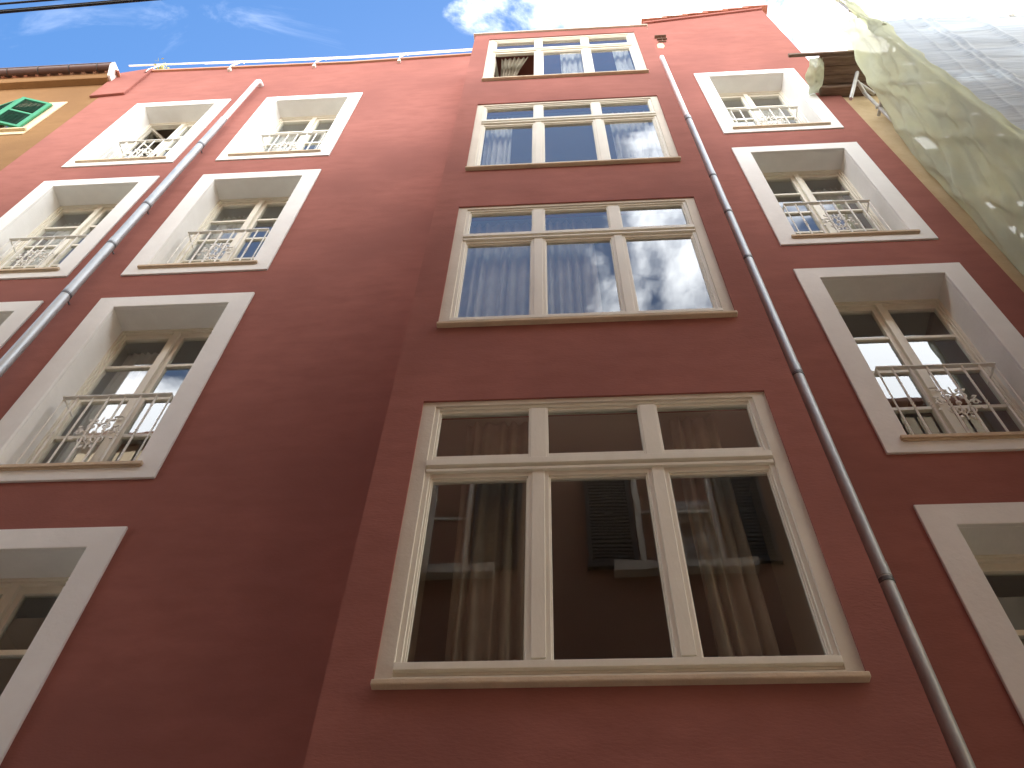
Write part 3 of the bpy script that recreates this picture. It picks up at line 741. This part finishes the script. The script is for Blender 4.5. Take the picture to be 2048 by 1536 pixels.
W = bpy.data.worlds.new('World'); scene.world = W; W.use_nodes = True
nt = W.node_tree; N = nt.nodes; L = nt.links; N.clear()
out = N.new('ShaderNodeOutputWorld'); bg = N.new('ShaderNodeBackground'); L.new(bg.outputs[0], out.inputs[0]); bg.inputs[1].default_value = .083
sky = N.new('ShaderNodeTexSky'); sky.sky_type = 'NISHITA'; sky.sun_disc = False; sky.sun_elevation = EL; sky.sun_rotation = AZ
sky.air_density = 1.0; sky.dust_density = .4; sky.ozone_density = 1.6
def math_(op, a, b=None, c=None, clamp=False):
    n = N.new('ShaderNodeMath'); n.operation = op; n.use_clamp = clamp
    for i, v in enumerate((a, b, c)):
        if v is None: continue
        if isinstance(v, (int, float)): n.inputs[i].default_value = v
        else: L.new(v, n.inputs[i])
    return n.outputs[0]
tc = N.new('ShaderNodeTexCoord'); sx = N.new('ShaderNodeSeparateXYZ'); L.new(tc.outputs['Generated'], sx.inputs[0])
zz = math_('MAXIMUM', sx.outputs[2], .06)
px = math_('DIVIDE', sx.outputs[0], zz); py = math_('DIVIDE', sx.outputs[1], zz)
cv = N.new('ShaderNodeCombineXYZ'); L.new(px, cv.inputs[0]); L.new(py, cv.inputs[1]); cv.inputs[2].default_value = 2.3
n1 = N.new('ShaderNodeTexNoise'); n1.inputs['Scale'].default_value = 4.2; n1.inputs['Detail'].default_value = 9; n1.inputs['Roughness'].default_value = .58; n1.inputs['Distortion'].default_value = .35
L.new(cv.outputs[0], n1.inputs[0])
# cloud cover thickens towards +x (over the right-hand houses)
mr = N.new('ShaderNodeMapRange'); mr.interpolation_type = 'SMOOTHSTEP'; L.new(px, mr.inputs[0]); mr.inputs[1].default_value = -.10; mr.inputs[2].default_value = .13; mr.inputs[3].default_value = -.06; mr.inputs[4].default_value = .16
mr2 = N.new('ShaderNodeMapRange'); mr2.interpolation_type = 'SMOOTHSTEP'; L.new(px, mr2.inputs[0]); mr2.inputs[1].default_value = .12; mr2.inputs[2].default_value = .30; mr2.inputs[3].default_value = 0; mr2.inputs[4].default_value = .12
nor = N.new('ShaderNodeMapRange'); nor.interpolation_type = 'SMOOTHSTEP'; L.new(py, nor.inputs[0]); nor.inputs[1].default_value = -.2; nor.inputs[2].default_value = .1; nor.inputs[3].default_value = .25; nor.inputs[4].default_value = 1
lowc = N.new('ShaderNodeMapRange'); lowc.interpolation_type = 'SMOOTHSTEP'; L.new(py, lowc.inputs[0]); lowc.inputs[1].default_value = -.90; lowc.inputs[2].default_value = -.48; lowc.inputs[3].default_value = .34; lowc.inputs[4].default_value = -.03
apx = math_('ABSOLUTE', px)
sidec = N.new('ShaderNodeMapRange'); sidec.interpolation_type = 'SMOOTHSTEP'; L.new(math_('MAXIMUM', px, math_('MULTIPLY', apx, .45)), sidec.inputs[0]); sidec.inputs[1].default_value = .18; sidec.inputs[2].default_value = .55; sidec.inputs[3].default_value = 0; sidec.inputs[4].default_value = .16
back = N.new('ShaderNodeMapRange'); back.interpolation_type = 'SMOOTHSTEP'; L.new(py, back.inputs[0]); back.inputs[1].default_value = -.22; back.inputs[2].default_value = .02; back.inputs[3].default_value = 1; back.inputs[4].default_value = 0
mid = N.new('ShaderNodeMapRange'); mid.interpolation_type = 'SMOOTHSTEP'; L.new(px, mid.inputs[0]); mid.inputs[1].default_value = .0; mid.inputs[2].default_value = .16; mid.inputs[3].default_value = -.09; mid.inputs[4].default_value = -.03
den = math_('ADD', math_('ADD', math_('ADD', n1.outputs[0], math_('MULTIPLY', math_('ADD', sidec.outputs[0], mid.outputs[0]), back.outputs[0])), math_('MULTIPLY', math_('ADD', mr.outputs[0], mr2.outputs[0]), nor.outputs[0])), lowc.outputs[0])
veil = N.new('ShaderNodeMapRange'); veil.interpolation_type = 'SMOOTHSTEP'; L.new(py, veil.inputs[0]); veil.inputs[1].default_value = -.35; veil.inputs[2].default_value = .12; veil.inputs[3].default_value = .045; veil.inputs[4].default_value = 0
cr = N.new('ShaderNodeMapRange'); cr.interpolation_type = 'SMOOTHSTEP'; L.new(den, cr.inputs[0]); cr.inputs[1].default_value = .50; cr.inputs[2].default_value = .68
hs = N.new('ShaderNodeHueSaturation'); hs.inputs['Saturation'].default_value = 1.25; hs.inputs['Value'].default_value = 1.0; L.new(sky.outputs[0], hs.inputs['Color'])
mx = N.new('ShaderNodeMix'); mx.data_type = 'RGBA'; n2 = N.new('ShaderNodeTexNoise'); n2.inputs['Scale'].default_value = 7.0; n2.inputs['Detail'].default_value = 8; n2.inputs['Roughness'].default_value = .62; n2.inputs['Distortion'].default_value = .8
cv2 = N.new('ShaderNodeCombineXYZ'); L.new(px, cv2.inputs[0]); L.new(math_('MULTIPLY', py, 1.8), cv2.inputs[1]); cv2.inputs[2].default_value = 5.1; L.new(cv2.outputs[0], n2.inputs[0])
wsp = N.new('ShaderNodeMapRange'); wsp.interpolation_type = 'SMOOTHSTEP'; L.new(n2.outputs[0], wsp.inputs[0]); wsp.inputs[1].default_value = .57; wsp.inputs[2].default_value = .80; wsp.inputs[3].default_value = 0; wsp.inputs[4].default_value = .055
L.new(math_('MAXIMUM', math_('MAXIMUM', cr.outputs[0], veil.outputs[0]), wsp.outputs[0]), mx.inputs[0]); L.new(hs.outputs[0], mx.inputs[6]); mx.inputs[7].default_value = (19, 19, 19.2, 1)
L.new(mx.outputs[2], bg.inputs[0])

cam = bpy.data.cameras.new('camera'); co = bpy.data.objects.new('camera', cam); COL.objects.link(co); scene.camera = co
cam.sensor_fit = 'HORIZONTAL'; cam.sensor_width = 36; cam.lens = 36*1771/2048; cam.clip_start = .05; cam.clip_end = 2000
yaw, pitch, roll = (math.radians(a) for a in (-5.31489279, 55.18306289, 2.45120162))
cy, sy_, cp, sp = math.cos(yaw), math.sin(yaw), math.cos(pitch), math.sin(pitch)
f = Vector((sy_*cp, cy*cp, sp)); r = Vector((cy, -sy_, 0)); u = r.cross(f)
r2 = r*math.cos(roll) + u*math.sin(roll); u2 = -r*math.sin(roll) + u*math.cos(roll)
mat = Matrix((r2, u2, -f)).transposed().to_4x4(); mat.translation = (0, 0, CZ); co.matrix_world = mat

vs_ = scene.view_settings; vs_.view_transform = 'Standard'; vs_.look = 'None'; vs_.exposure = 1.78; vs_.gamma = 1; vs_.use_curve_mapping = False
scene.cycles.max_bounces = 10; scene.cycles.diffuse_bounces = 6; scene.cycles.transparent_max_bounces = 16; scene.cycles.glossy_bounces = 4
scene.cycles.use_denoising = True; scene.cycles.sample_clamp_indirect = 8
